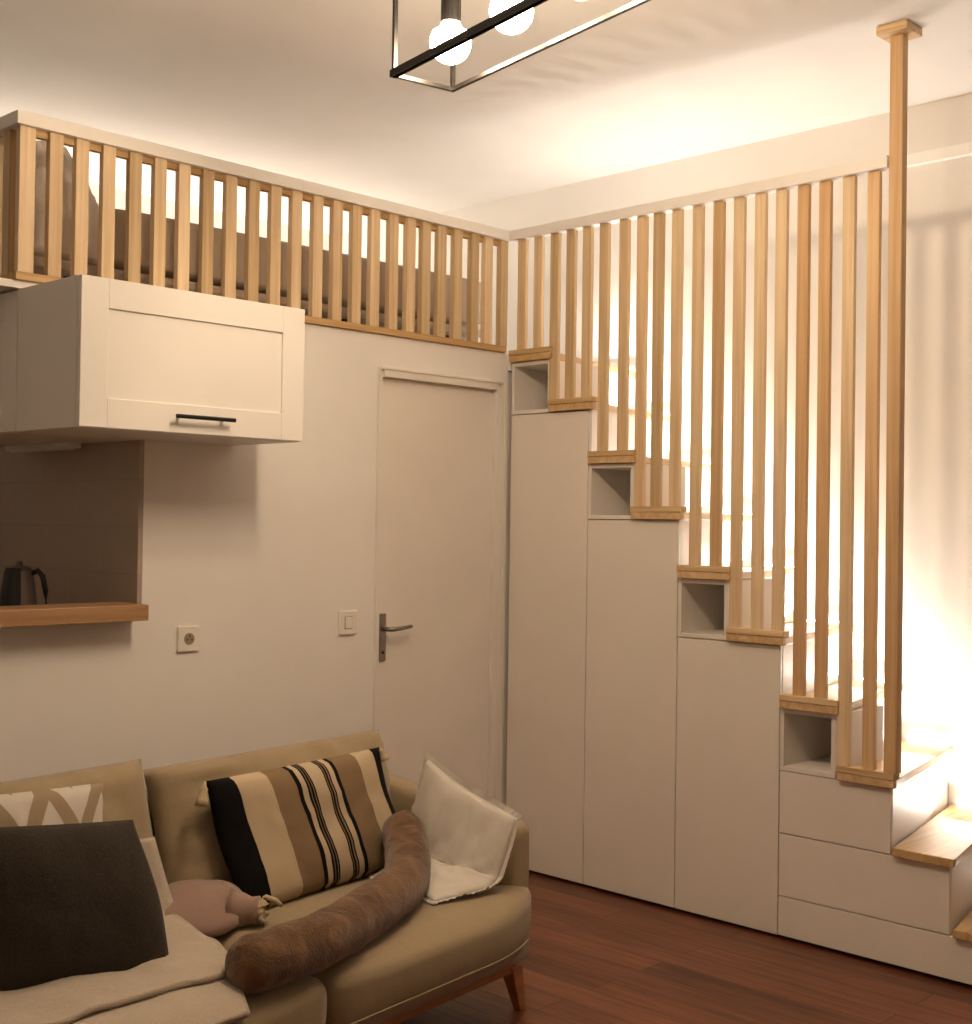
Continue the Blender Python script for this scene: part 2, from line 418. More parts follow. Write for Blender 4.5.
bm = bmesh.new(); tube(bm, [(-.681, .0020, .955), (-.681, .006, .955)], .006, 12)
link('keyhole', bm, M['black'], hp)

# socket and switch on the door wall
t = thing('wall_socket', 'square ivory wall socket with round well below the wooden shelf end', 'socket', (-1.564, 0, 1.057))
link('plate', bx(-.044, .044, -.011, -.0005, -.044, .044), M['plastic'], t, bevel=.004)
bm = bmesh.new(); pr = [(.0205, 0)]
tube(bm, [(0, -.0125, 0), (0, -.010, 0)], .0205, 28); link('socket_well', bm, M['hole'], t, bevel=.001)
bm = bmesh.new(); tube(bm, [(0, -.021, .011), (0, -.012, .011)], .0026, 10); link('earth_pin', bm, M['steel'], t)
for sx in (-.0095, .0095):
    bm = bmesh.new(); tube(bm, [(sx, -.0132, -.003), (sx, -.0121, -.003)], .0028, 10); link('contact_hole', bm, M['black_plastic'], t)
t = thing('light_switch', 'square ivory light switch on the wall just left of the door handle', 'light switch', (-.866, 0, 1.081))
link('plate', bx(-.044, .044, -.010, -.0005, -.046, .046), M['plastic'], t, bevel=.004)
bm = bmesh.new(); box(bm, -.016, .016, -.0145, -.0095, -.022, .022); link('rocker', bm, M['plastic'], t, bevel=.003)
bm = bmesh.new(); box(bm, -.0185, .0185, -.0104, -.0098, -.0245, .0245); link('rocker_gap', bm, M['hole'], t)

# ------------------------------------------------------------------ loft railing (plane Y = 0)
XL = [-2.173, -2.078, -1.989, -1.895, -1.799, -1.706, -1.613, -1.518, -1.423, -1.327, -1.232, -1.139, -1.041, -.948, -.854, -.762, -.667, -.576, -.494, -.406, -.316, -.218, -.136, -.043]
BZ = 2.684
lr = thing('loft_railing', 'pale wooden slat railing with white cap rail along the loft edge above the door', 'railing', (0, 0, 0))
bm = bmesh.new()
prism(bm, [(-2.215, -.03), (-.012, -.03), (-.012, .025), (-2.165, .025), (-2.165, 1.3), (-2.215, 1.3)], BZ, BZ+.042)
link('cap_rail', bm, M['white'], lr, bevel=.002)
bm = bmesh.new(); box(bm, -2.19, -.035, .0, .022, BZ-.022, BZ-.0005); link('rail_batten', bm, M['ash_x'], lr)
link('bottom_rail', bx(-2.205, -.026, -.016, .045, ZL+.0005, ZL+.026), M['ash_x'], lr, bevel=.0015)
link('bottom_rail', bx(-2.205, -2.165, .0455, 1.3, ZL+.0005, ZL+.026), M['ash_y'], lr, bevel=.0015)
for i, x in enumerate(XL):
    w = .0255 if i == 0 else .0225
    bm = bx(-w, w, -.0135, .0135, -.001 if i else -.001, BZ-ZL-.0265)
    o = link('corner_post' if i == 0 else 'baluster', bm, M['ash'], lr, bevel=.0015); o.location = (x, 0, ZL+.0265)
for k in range(9):
    bm = bx(-.0135, .0135, -.0225, .0225, -.001, BZ-ZL-.0265)
    o = link('baluster', bm, M['ash'], lr, bevel=.0015); o.location = (-2.187, .075+.1*k, ZL+.0265)

# ------------------------------------------------------------------ staircase
R = .2229; Z1 = 2.2115
ST = [(.023, .268), (.255, .500), (.476, .719), (.702, .946), (.930, 1.171), (1.159, 1.404), (1.390, 1.624), (1.621, 1.836), (1.830, 2.046), (2.045, 2.29)]
stair = thing('staircase', 'white staircase with pale wooden treads climbing the right wall to the loft', 'staircase', (.4, 0, 0))
def loc_link(name, bm, mat, parent, **kw):
    bmesh.ops.translate(bm, verts=bm.verts, vec=-Vector(parent.location)); return link(name, bm, mat, parent, **kw)
XE = W-.004
for k, (s0, s1) in enumerate(ST):
    z = Z1-k*R-.022
    bm = bmesh.new(); x0 = -.020
    prism(bm, [(x0, sk(x0, s1)), (0, sk(0, s1)), (XE, sk(XE, s1)), (XE, sk(XE, s0)), (0, sk(0, s0)), (x0, sk(x0, s0))], z-.028, z)
    loc_link('tread', bm, M['tread'], stair, bevel=.0025)
    rz0 = (z-R) if k < 9 else .0
    bm = bmesh.new(); a, b = s1-.022, s1-.036                     # riser under the nosing
    prism(bm, [(.002, sk(0, a)), (XE, sk(XE, a)), (XE, sk(XE, b)), (.002, sk(0, b))], max(rz0, .001)+.0005, z-.0285)
    loc_link('riser', bm, M['white'], stair)
    # led tape lying along the wall at the back of the tread
    if k < 9:
        y0, y1 = sk(W, s1-.03), sk(W, max(s0-.10, s1-.25))
        s2 = ST[k+1]
# led tape on the wall side of every tread
    e1 = sk(XE, s1)+.02; e0 = sk(XE, s0)-.03
    loc_link('light_strip', bx(W-.018, W-.006, e1, e0, z+.001, z+.006), M['led'], stair)

# storage built under the stairs: three tall cupboards, then the drawers
def carcass_poly(s0, s1, x0=.019):
    return [(x0, -s1), (XE, -s1+SK*XE), (XE, -s0+SK*XE), (x0, -s0)]
def niche(parent, s0, s1, z0, z1, depth=.34):
    tk = .016
    bm = bmesh.new()
    box(bm, .0, depth, -s0-tk, -s0, z0, z1); box(bm, .0, depth, -s1, -s1+tk, z0, z1)
    box(bm, .0, depth, -s1+tk, -s0-tk, z0, z0+tk); box(bm, .0, depth, -s1+tk, -s0-tk, z1-tk, z1)
    box(bm, depth-.008, depth, -s1+tk, -s0-tk, z0+tk, z1-tk)
    return link('open_niche', bm, M['cupboard_in'], parent, bevel=.001)
names = ['tallest greige push-open cupboard under the stairs, next to the white door',
         'middle greige push-open cupboard under the stairs with niche above its left half',
         'shortest of the greige push-open cupboards, between middle cupboard and drawers']
spans = [(.022, .463, 0), (.463, .922, 2), (.922, 1.381, 4)]
for (s0, s1, k), lab in zip(spans, names):
    t = thing('stair_cupboard', lab, 'cupboard', (0, 0, 0))
    zt = Z1-(k+1)*R-.052; zu = Z1-k*R-.052
    bm = bmesh.new(); prism(bm, carcass_poly(s0+.001, s1-.001), .02, zt)
    link('cabinet_body', bm, M['cupboard'], t)
    link('plinth', bx(.03, .05, -s1, -s0, .0, .02), M['gap'], t)
    link('door', bx(0, .018, -s1+.0025, -s0-.0025, .012, zt-.003), M['cupboard'], t, bevel=.0015)
    niche(t, s0+.002, ST[k][1]-.016, zt+.001, zu)
    if k != 0:
        pass
t = thing('drawer_unit', 'greige stepped block of three wide handleless drawers at the foot of the stairs', 'drawers', (0, 0, 0))
zb = [Z1-R*7-.052, Z1-R*8-.052, Z1-R*9-.052]
ends = [1.815, 2.025, 2.270]; zlow = [zb[1], zb[2], .012]
bm = bmesh.new()
for e, z0, z1 in zip(ends, zlow, zb): prism(bm, carcass_poly(1.383, e-.002), z0 if z0 > .02 else .02, z1)
link('cabinet_body', bm, M['cupboard'], t)
link('plinth', bx(.03, .05, -2.265, -1.383, .0, .02), M['gap'], t)
for e, z0, z1 in zip(ends, zlow, zb):
    link('drawer', bx(0, .018, -e, -1.3835, z0+.002, z1-.002), M['cupboard'], t, bevel=.0015)
niche(t, 1.383, 1.606, zb[0]+.001, Z1-R*6-.052)

# ------------------------------------------------------------------ slatted screen on the stairs
SB = [.083, .177, .271, .360, .449, .539, .642, .732, .813, .903, 1.001, 1.096, 1.188, 1.281, 1.370, 1.460, 1.547, 1.641, 1.735]
TI = [0, 0, 1, 1, 1, 2, 2, 3, 3, 3, 4, 4, 5, 5, 5, 6, 6, 7, 7]
TONE = {11: (.93, .86, .78), 15: (.80, .66, .52), 16: (.82, .68, .54), 18: (.92, .82, .72), 7: (.95, .9, .85)}
sc = thing('stair_screen', 'floor-to-rail pale slat screen along the stairs with white cap rail', 'railing', (0, 0, 0))
bm = bmesh.new(); box(bm, -.034, .016, -1.797, -.031, BZ, BZ+.042)
link('cap_rail', bm, M['white'], sc, bevel=.002)
for k in range(8):
    s0, s1 = ST[k]; z = Z1-k*R
    link('base_strip', bx(-.023, .020, -s1-.001, -s0, z-.0215, z), M['ash_y'], sc, bevel=.002)
for i, (s, k) in enumerate(zip(SB, TI)):
    z = Z1-k*R
    bm = bx(-.010, .010, -.0225, .0225, 0, BZ-z)
    o = link('baluster', bm, M['ash'], sc, bevel=.0015); o.location = (0, -s, z)
    if i in TONE: o.color = (*TONE[i], 1)
z = Z1-7*R
bm = bx(-.018, .018, -.0245, .0245, 0, ZC-.03-z)
po = link('newel_post', bm, M['ash'], sc, bevel=.003); po.location = (0, -1.820, z); po.color = (.88, .76, .64, 1)
bm = bx(-.056, .056, -.056, .056, 0, .0295)
o = link('ceiling_plate', bm, M['ash_y'], po, bevel=.002); o.location = (0, 0, ZC-.03-z)

# ------------------------------------------------------------------ kitchen corner: wall cabinets, bar shelf, kettle
def shaker(x0, x1, z0, z1, st, th=.020, rec=.007):
    """framed front in the XZ plane, face at Y=0 looking to -Y; returns frame and panel"""
    bm = bmesh.new()
    box(bm, x0, x0+st, 0, th, z0, z1); box(bm, x1-st, x1, 0, th, z0, z1)
    box(bm, x0+st, x1-st, 0, th, z0, z0+st); box(bm, x0+st, x1-st, 0, th, z1-st, z1)
    p = bx(x0+st-.002, x1-st+.002, rec, th-.002, z0+st-.002, z1-st+.002)
    return bm, p
CX0, CX1, CY, CZ0, CZ1 = -2.190, -1.387, -.400, 1.731, 2.176
t = thing('wall_cabinet', 'cream lift-up wall cabinet with framed front and black bar handle', 'cabinet', (0, 0, 0))
link('cabinet_body', bx(CX0, CX1, CY+.024, -.002, CZ0, CZ1), M['kitchen'], t, bevel=.002)
f, p = shaker(CX0+.001, CX1-.001, CZ0+.002, CZ1-.002, .088)
bmesh.ops.translate(f, verts=f.verts, vec=(0, CY, 0)); bmesh.ops.translate(p, verts=p.verts, vec=(0, CY, 0))
dr = link('door', f, M['kitchen'], t, bevel=.0015)
link('door_panel', p, M['kitchen'], dr)
bm = bmesh.new(); hx0, hx1, hz, hy = -1.888, -1.678, 1.782, CY-.032
tube(bm, [(hx0, hy, hz), (hx1, hy, hz)], .0065, 14)
for x in (hx0+.022, hx1-.03): tube(bm, [(x, hy, hz), (x, CY, hz)], .005, 10)
link('handle', bm, M['black'], dr, smooth=False)
t = thing('kitchen_cabinet', 'cream framed kitchen cabinet set back behind the lift-up cabinet', 'cabinet', (0, 0, 0))
link('cabinet_body', bx(CX0+.022, -1.7615, .0, .80, CZ0, CZ1), M['kitchen'], t)
f, p = shaker(.004, .796, CZ0+.002, CZ1-.002, .088)
mt = Matrix(((0, 1, 0, CX0+.0015), (1, 0, 0, 0), (0, 0, 1, 0), (0, 0, 0, 1)))
for q in (f, p): bmesh.ops.transform(q, verts=q.verts, matrix=mt)
dr = link('door', f, M['kitchen'], t, bevel=.0015); link('door_panel', p, M['kitchen'], dr)
t = thing('cabinet_lamp', 'slim white switched-off lamp bar under the kitchen cabinet', 'lamp', (-1.83, .31, CZ0))
link('lamp_body', bx(-.025, .025, .0, .48, -.022, -.0005), M['white'], t, bevel=.004)
link('diffuser', bx(-.018, .018, .03, .45, -.026, -.0222), M['plastic'], t, bevel=.002)

o = link('bar_shelf', bx(-3.4, -1.777, -.105, .085, 1.1345, 1.187), M['oak'], None, bevel=.003)
tag(o, 'thick honey brown wooden shelf edge on the kitchen hatch', 'shelf')
t = thing('worktop', 'kitchen worktop behind the bar shelf carrying the kettle', 'worktop', (-2.05, 1.0, 0))
link('slab', bx(-.30, .285, -.86, 1.15, 1.03, 1.065), M['oak'], t, bevel=.003)
link('base_cabinet', bx(-.27, .285, -.86, 1.15, 0, 1.0295), M['kitchen'], t)
kx, ky, kz = -1.985, .42, 1.0652
t = thing('kettle', 'dark electric kettle with black handle behind the wooden bar shelf', 'kettle', (kx, ky, kz))
t.scale = (.86, .86, .97); t.location.x += .018; bm = bmesh.new(); lathe(bm, [(.073, .022), (.076, .03), (.071, .09), (.060, .17), (.050, .222), (.047, .228)]); link('body', bm, M['kettle'], t, smooth=True, recalc=True)
bm = bmesh.new(); lathe(bm, [(.078, 0), (.08, .004), (.08, .016), (.075, .0218)]); link('base', bm, M['black_plastic'], t)
bm = bmesh.new(); lathe(bm, [(.047, .2285), (.046, .236), (.02, .243), (.012, .244), (.012, .256), (.006, .259)], 24); link('lid', bm, M['kettle'], t, smooth=True)
a = math.radians(-43)                                              # handle points along the wall to the right
bm = bmesh.new(); ux, uy = math.cos(a), math.sin(a)
tube(bm, [(ux*r_, uy*r_, z_) for r_, z_ in ((.048, .215), (.072, .225), (.092, .205), (.104, .15), (.108, .09), (.098, .045), (.07, .035))], [.010, .011, .011, .010, .009, .009, .009], 12)
link('handle', bm, M['black_plastic'], t, smooth=True)
a = math.radians(24); bm = bmesh.new()                             # black panel down the side away from the handle
pf = [(.081, .022), (.078, .09), (.067, .17), (.058, .222), (.053, .236)]
for j, (r_, z_) in enumerate(pf): pass
rows_ = [[bm.verts.new((-(r_)*math.cos(a+w), -(r_)*math.sin(a+w), z_)) for w in (-.8, -.53, -.27, 0, .27, .53, .8)] for r_, z_ in pf]
rin = [[bm.verts.new((-(r_-.012)*math.cos(a+w), -(r_-.012)*math.sin(a+w), z_)) for w in (-.8, -.53, -.27, 0, .27, .53, .8)] for r_, z_ in pf]
for gset in (rows_, rin):
    for r0, r1 in zip(gset, gset[1:]):
        for i in range(6): bm.faces.new((r0[i], r0[i+1], r1[i+1], r1[i]))
for i in range(6):
    bm.faces.new((rows_[0][i], rows_[0][i+1], rin[0][i+1], rin[0][i])); bm.faces.new((rows_[-1][i], rows_[-1][i+1], rin[-1][i+1], rin[-1][i]))
for j in range(4):
    bm.faces.new((rows_[j][0], rows_[j+1][0], rin[j+1][0], rin[j][0])); bm.faces.new((rows_[j][6], rows_[j+1][6], rin[j+1][6], rin[j][6]))
link('side_panel', bm, M['black_plastic'], t, smooth=False)

# ------------------------------------------------------------------ loft bed
t = thing('loft_bed', 'taupe upholstered bed on the loft seen through the railing slats', 'bed', (-1.0, .9, 2.2))
bm = bmesh.new(); rounded_block(bm, -1.05, 1.10, -.66, .70, .10, .145, r=.02); link('bed_base', bm, M['bed_cloth'], t, smooth=True)
bm = bmesh.new(); rounded_block(bm, -.74, 1.10, -.66, .70, .155, .365, r=.03); link('mattress', bm, M['bed_cloth'], t, smooth=True)
for x in (-.85, -.35, .35, .92):
    for y in (-.58, .62):
        bm = bmesh.new(); tube(bm, [(x, y, .0005), (x, y, .10)], [.018, .026], 14); link('leg', bm, M['black'], t, smooth=False)
bm = cushion([((-2.045, .27, 2.35), (-1.765, .27, 2.35)), ((-2.055, .30, 2.50), (-1.755, .30, 2.50)), ((-2.03, .34, 2.63), (-1.775, .34, 2.60)), ((-1.975, .38, 2.765), (-1.845, .38, 2.765))], .16, pinch=.0, wrinkle=.02, seed=3.)
o = link('bed_pillow', bm, M['greige_cloth'], None, smooth=True)
tag(o, 'plump greige pillow propped upright at the left end of the loft bed', 'pillow')

# ------------------------------------------------------------------ pendant
th = math.radians(10)
u = Vector((-math.sin(th), -math.cos(th), 0)); v = Vector((math.cos(th), -math.sin(th), 0))
O = Vector((-1.660, -1.278, 0)); zb0, zt0, LEN, HW = 2.671, 3.01, 1.24, .094
t = thing('pendant_lamp', 'black open box-frame pendant lamp with round glowing bulbs hanging from the ceiling', 'pendant lamp', (0, 0, 0))
def bar(bm, a, b, w=.0055):
    a, b = Vector(a), Vector(b); d = (b-a).normalized()
    s = d.cross(Vector((0, 0, 1)))
    s = u.copy() if s.length < 1e-3 else s.normalized()
    h = s.cross(d).normalized(); vs = []
    for p in (a-d*w, b+d*w):
        for i, j in ((-1, -1), (1, -1), (1, 1), (-1, 1)): vs.append(bm.verts.new(p+s*w*i+h*w*j))
    for f in ((3, 2, 1, 0), (4, 5, 6, 7), (0, 1, 5, 4), (1, 2, 6, 5), (2, 3, 7, 6), (3, 0, 4, 7)): bm.faces.new([vs[i] for i in f])
cor = [O-v*HW, O+v*HW, O+u*LEN+v*HW, O+u*LEN-v*HW]
bm = bmesh.new()
for z in (zb0, zt0):
    for i in range(4): bar(bm, cor[i]+Vector((0, 0, z)), cor[(i+1) % 4]+Vector((0, 0, z)))
bar(bm, cor[3]+Vector((0, 0, zb0+.004)), cor[0]+Vector((0, 0, zb0+.004)), .0095)
for c in cor: bar(bm, c+Vector((0, 0, zb0)), c+Vector((0, 0, zt0)))
link('frame', bm, M['black'], t)
bm = bmesh.new(); bar(bm, O+Vector((0, 0, zt0)), O+u*LEN+Vector((0, 0, zt0)), .008); link('lamp_bar', bm, M['black'], t)
for f in (.28, .72):
    bm = bmesh.new(); tube(bm, [O+u*LEN*f+Vector((0, 0, zt0)), O+u*LEN*f+Vector((0, 0, ZC-.02))], .005, 10); link('rod', bm, M['black'], t)
c = O+u*LEN*.5
bm = bmesh.new()
q = [c+u*.32+v*.035, c+u*.32-v*.035, c-u*.32-v*.035, c-u*.32+v*.035]
prism(bm, [(p.x, p.y) for p in q], ZC-.024, ZC-.0005); link('canopy', bm, M['black'], t)
for k in range(4):
    p = O+u*(.13+.275*k)
    bm = bmesh.new(); tube(bm, [p+Vector((0, 0, 2.795)), p+Vector((0, 0, zt0))], .027, 18)
    so = link('socket', bm, M['black'], t)
    bm = bmesh.new(); bmesh.ops.create_uvsphere(bm, u_segments=28, v_segments=18, radius=.055)
    for vt in bm.verts:
        if vt.co.z > .035: vt.co.x *= .8; vt.co.y *= .8; vt.co.z = .035+(vt.co.z-.035)*1.3
    bmesh.ops.translate(bm, verts=bm.verts, vec=(p.x, p.y, 2.742))
    link('bulb', bm, M['bulb'], so, smooth=True)

# ------------------------------------------------------------------ sofa (own frame: x along the back to the right, y towards the wall)
SO = Vector((-1.12, -1.22, 0)); SA = math.radians(7)
SM = Matrix.Translation(SO) @ Matrix.Rotation(SA, 4, 'Z')
def sw(x, y, z): return SM @ Vector((x, y, z))
sofa = thing('sofa', 'khaki beige two-seat fabric sofa with orange brown wooden legs in front of the door', 'sofa', SO, SA)
SL = -1.95
bm = bmesh.new(); rounded_block(bm, SL+.02, -.02, -.02, .74, .15, .275, r=.025); link('seat_frame', bm, M['sofa'], sofa, smooth=True)
bm = bmesh.new(); rounded_block(bm, SL+.01, -.01, .60, .76, .15, .70, r=.04); link('back_frame', bm, M['sofa'], sofa, smooth=True)
bm = bmesh.new(); box(bm, SL+.06, -.05, .015, .055, .118, .152); box(bm, SL+.06, -.05, .66, .70, .118, .152)
box(bm, SL+.06, SL+.10, .055, .66, .118, .152); box(bm, -.09, -.05, .055, .66, .118, .152)
link('base_rail', bm, M['sofa_wood'], sofa, bevel=.003)
for sx, sy in ((-.055, .035), (SL+.08, .035), (-.055, .68), (SL+.08, .68)):
    dx = .022 if sx > -1 else -.022; dy = -.02 if sy < .3 else .02
    bm = bmesh.new(); vs = []
    for (cx, cy, z, h) in ((sx+dx, sy+dy, .0005, .014), (sx, sy, .135, .026)):
        for i, j in ((-1, -1), (1, -1), (1, 1), (-1, 1)): vs.append(bm.verts.new((cx+i*h, cy+j*h, z)))
    for f in ((3, 2, 1, 0), (4, 5, 6, 7), (0, 1, 5, 4), (1, 2, 6, 5), (2, 3, 7, 6), (3, 0, 4, 7)): bm.faces.new([vs[i] for i in f])
    link('leg', bm, M['sofa_wood'], sofa, bevel=.003)
for x0, x1 in ((-.10, 0.), (SL, SL+.10)):                            # arms: slope down to the front
    bm = bmesh.new(); rounded_block(bm, x0, x1, -.005, .74, .15, .60, r=.035)
    for vt in bm.verts:
        if vt.co.z > .3: vt.co.z += (vt.co.z-.3)/.3*(vt.co.y/.62*.085-.035)
    link('armrest', bm, M['sofa'], sofa, smooth=True)
mid = -.985
for x0, x1, nm in ((mid+.003, -.104, 0), (SL+.104, mid-.003, 1)):
    bm = bmesh.new(); rounded_block(bm, x0, x1, -.145, .56, .275, .392, r=.05, puff=.016)
    for vt in bm.verts:                                               # the front part wraps round the arm, front drops softly
        if vt.co.y < -.012:
            if nm == 0 and vt.co.x > -.2: vt.co.x += (vt.co.x+.2)/.1*.080
            if nm == 1 and vt.co.x < SL+.2: vt.co.x -= (SL+.2-vt.co.x)/.1*.095
        if nm == 0 and vt.co.x > -.40 and vt.co.y < .05: vt.co.y += (.05-vt.co.y)*.62*min(1, ((vt.co.x+.40)/.38))**2
        if vt.co.y < .05 and vt.co.z < .34: vt.co.z -= (.34-vt.co.z)*1.0*min(1, (.05-vt.co.y)/.10)
    sc_ = link('seat_cushion', bm, M['sofa'], sofa, smooth=True)
    bm = bmesh.new(); xa, xb = (x0+.02, x1-.05) if nm == 0 else (x0-.07, x1-.02)
    tube(bm, [(xa+(xb-xa)*i/24, -.151+(.119*min(1, max(0, (xa+(xb-xa)*i/24+.40)/.38))**2), .262) for i in range(25)], .0025, 8); link('piping', bm, M['sofa'], sc_, smooth=True)
    xa, xb = (x0, x1+.06) if nm == 0 else (x0-.0, x1)
    zt = .785 if nm == 0 else .815
    bm = cushion([((xa+.0, .50, .385), (xb, .50, .385)), ((xa-.005, .54, .60), (xb+.005, .54, .60)), ((xa+.0, .60, zt), (xb-.0, .60, zt))], .17, pinch=.012, wrinkle=.02, seed=1.7+nm*5, power=4.)
    link('back_cushion', bm, M['sofa'], sofa, smooth=True)

# ---- things on the sofa
def W3(rows): return [tuple(sw(*p) for p in r) for r in rows]
def onsofa(name, label, cat, bm, mat, smooth=True, recalc=True):
    """mesh given in world metres, stored about its own middle"""
    c = sum((vt.co for vt in bm.verts), Vector())/len(bm.verts)
    bmesh.ops.translate(bm, verts=bm.verts, vec=-c)
    o = link(name, bm, mat, None, smooth=smooth, recalc=recalc); o.location = c
    return tag(o, label, cat)
def child_world(name, bm, mat, parent, smooth=True):
    bmesh.ops.translate(bm, verts=bm.verts, vec=-Vector(parent.location)); return link(name, bm, mat, parent, smooth=smooth)

rows = W3([((-.835, .345, .405), (-.118, .355, .41)), ((-.875, .425, .60), (-.165, .43, .60)), ((-.90, .44, .762), (-.205, .445, .765))])
sp = onsofa('striped_cushion', 'oblong cream cushion with tan and black stripes and corner tassels', 'cushion', cushion(rows, .13, pinch=.03, seed=9., nu=60), M['stripe'])
def tassel(p, d, mat, ln=.065):
    p = Vector(p); d = Vector(d).normalized(); bm = bmesh.new()
    tube(bm, [p, p+d*ln*.2, p+d*ln*.32, p+d*ln*.4, p+d*ln*.75, p+d*ln], [.003, .006, .012, .010, .016, .018], 10)
    return child_world('tassel', bm, mat, sp)
tassel(rows[2][0], (-.35, -.25, -1), M['cream_tie']); tassel(rows[2][1], (.25, -.3, -1), M['cream_tie'], .045)
tassel(rows[0][1]+Vector((-.01, -.01, .06)), (.35, -.3, -.9), M['black_tassel'], .085); tassel(rows[0][0], (.9, -.5, -.1), M['cream_tie'], .05)

rows = W3([((-1.66, .27, .415), (-1.255, .125, .412)), ((-1.67, .26, .60), (-1.27, .15, .585)), ((-1.685, .27, .80), (-1.315, .20, .765))])
onsofa('dark_cushion', 'large square charcoal brown cushion leaning on the cream throw', 'cushion', cushion(rows, .13, pinch=.02, seed=4.), M['dark_cloth'])
rows = W3([((-1.66, .34, .43), (-1.26, .34, .43)), ((-1.66, .385, .63), (-1.255, .385, .63)), ((-1.655, .42, .835), (-1.235, .42, .812))])
onsofa('patterned_cushion', 'white cushion with tan chevron pattern peeking out behind the dark cushion', 'cushion', cushion(rows, .11, pinch=.02, seed=6.), M['zigzag'])

rows = W3([((-.345, .34, .412), (-.435, .02, .412)), ((-.27, .36, .414), (-.33, -.01, .414)), ((-.185, .38, .424), (-.232, -.035, .424)), ((-.155, .375, .50), (-.20, -.045, .47)), ((-.112, .335, .735), (-.158, -.06, .608))])
onsofa('white_pillow', 'crumpled white pillow with frilled edge slumped against the right armrest', 'pillow', cushion(rows, .075, pinch=.05, ruffle=.018, wrinkle=.012, seed=2., nu=34, nv=34), M['white_cloth'])

# brown furry roll
pts = [sw(*p) for p in ((-1.255, -.085, .462), (-1.18, -.095, .462), (-1.077, -.095, .462), (-.95, -.08, .462), (-.823, -.045, .462), (-.65, .01, .464), (-.50, .075, .466), (-.395, .155, .480), (-.315, .235, .515), (-.245, .315, .560))]
bm = bmesh.new(); fine = []; n = 44
def crv(t_):
    k = t_*(len(pts)-1); i = min(int(k), len(pts)-2); f = k-i
    p = [pts[max(0, min(len(pts)-1, i+d_))] for d_ in (-1, 0, 1, 2)]
    return .5*((2*p[1])+(p[2]-p[0])*f+(2*p[0]-5*p[1]+4*p[2]-p[3])*f*f+(3*p[1]-p[0]-3*p[2]+p[3])*f**3)
rad = []
for i in range(n+1):
    t_ = i/n; fine.append(crv(t_)); e = min(t_, 1-t_)*n
    r_ = .066
    if e < 3: r_ *= math.sqrt(max(.02, 1-((3-e)/3.05)**2))
    rad.append(r_)
tube(bm, fine, rad, 26)
for vt in bm.verts:
    p = vt.co
    vt.co = p + Vector((noise.noise(p*22), noise.noise(p*22+Vector((9, 0, 0))), noise.noise(p*22+Vector((0, 7, 0)))))*.005
onsofa('fur_roll', 'long brown faux-fur roll curving across the seat towards the white pillow', 'bolster', bm, M['fur'])

# pink plush hot-water bottle
cen = sw(-.965, .385, .447); ax = Vector((.72, -.69, -.04)).normalized(); pr_ = Vector((.55, .60, .30)); pr_ = (pr_-ax*pr_.dot(ax)).normalized(); nn = ax.cross(pr_).normalized()
bm = bmesh.new(); nu, nv = 26, 20; ring = []
for i in range(nu+1):
    s = -1+2*i/nu
    wdt = .105*math.sqrt(max(0, 1-abs(s)**2.6)) if s < .55 else None
    wdt = .115*max(0, 1-abs(s)**2.6)**.5
    ring.append([bm.verts.new(cen+ax*s*.125+pr_*wdt*math.cos(2*PI*k/nv)+nn*(wdt/.105)**.8*.042*math.sin(2*PI*k/nv)*.85+nn*.004*noise.noise(Vector((s*3, k*.4, 2)))) if 0 < i < nu else None for k in range(nv)])
for i in range(1, nu-1):
    for k in range(nv): bm.faces.new((ring[i][k], ring[i][(k+1) % nv], ring[i+1][(k+1) % nv], ring[i+1][k]))
for i, sgn in ((1, -1), (nu-1, 1)):
    vv = bm.verts.new(cen+ax*sgn*.105)
    for k in range(nv): bm.faces.new((vv, ring[i][k], ring[i][(k+1) % nv]))
pk = onsofa('hot_water_bottle', 'dusty pink plush hot-water bottle beside the lower corner of striped cushion', 'hot water bottle', bm, M['pink'])
na = cen+ax*.085
bm = bmesh.new(); tube(bm, [na, na+ax*.03, na+ax*.055, na+ax*.075], [.058, .045, .034, .037], 18); child_world('neck', bm, M['pink'], pk)
bm = bmesh.new(); c0 = na+ax*.0735; n = 22
pa = ax.cross(Vector((0, 0, 1))).normalized(); pb = pa.cross(ax).normalized()
r0 = [bm.verts.new(c0+(pa*math.cos(2*PI*k/n)+pb*math.sin(2*PI*k/n))*.026) for k in range(n)]
r1 = [bm.verts.new(c0+ax*(.020+.010*math.sin(k*2.6))+(pa*math.cos(2*PI*k/n)+pb*math.sin(2*PI*k/n))*(.036+.007*math.sin(k*1.9))) for k in range(n)]
r2 = [bm.verts.new(vt.co-ax*.004-(vt.co-c0).normalized()*.004) for vt in r1]; cc = bm.verts.new(c0+ax*.004)
for k in range(n):
    bm.faces.new((r0[k], r0[(k+1) % n], r1[(k+1) % n], r1[k])); bm.faces.new((r1[k], r1[(k+1) % n], r2[(k+1) % n], r2[k])); bm.faces.new((r2[k], r2[(k+1) % n], cc))
child_world('frill', bm, M['cream_tie'], pk)
bm = bmesh.new(); tube(bm, [c0+pb*.02, c0+ax*.02+pb*.035, c0+ax*.045+pb*.03+pa*.01, c0+ax*.06+pb*.015], [.006, .008, .008, .005], 8); child_world('tie', bm, M['cream_tie'], pk)

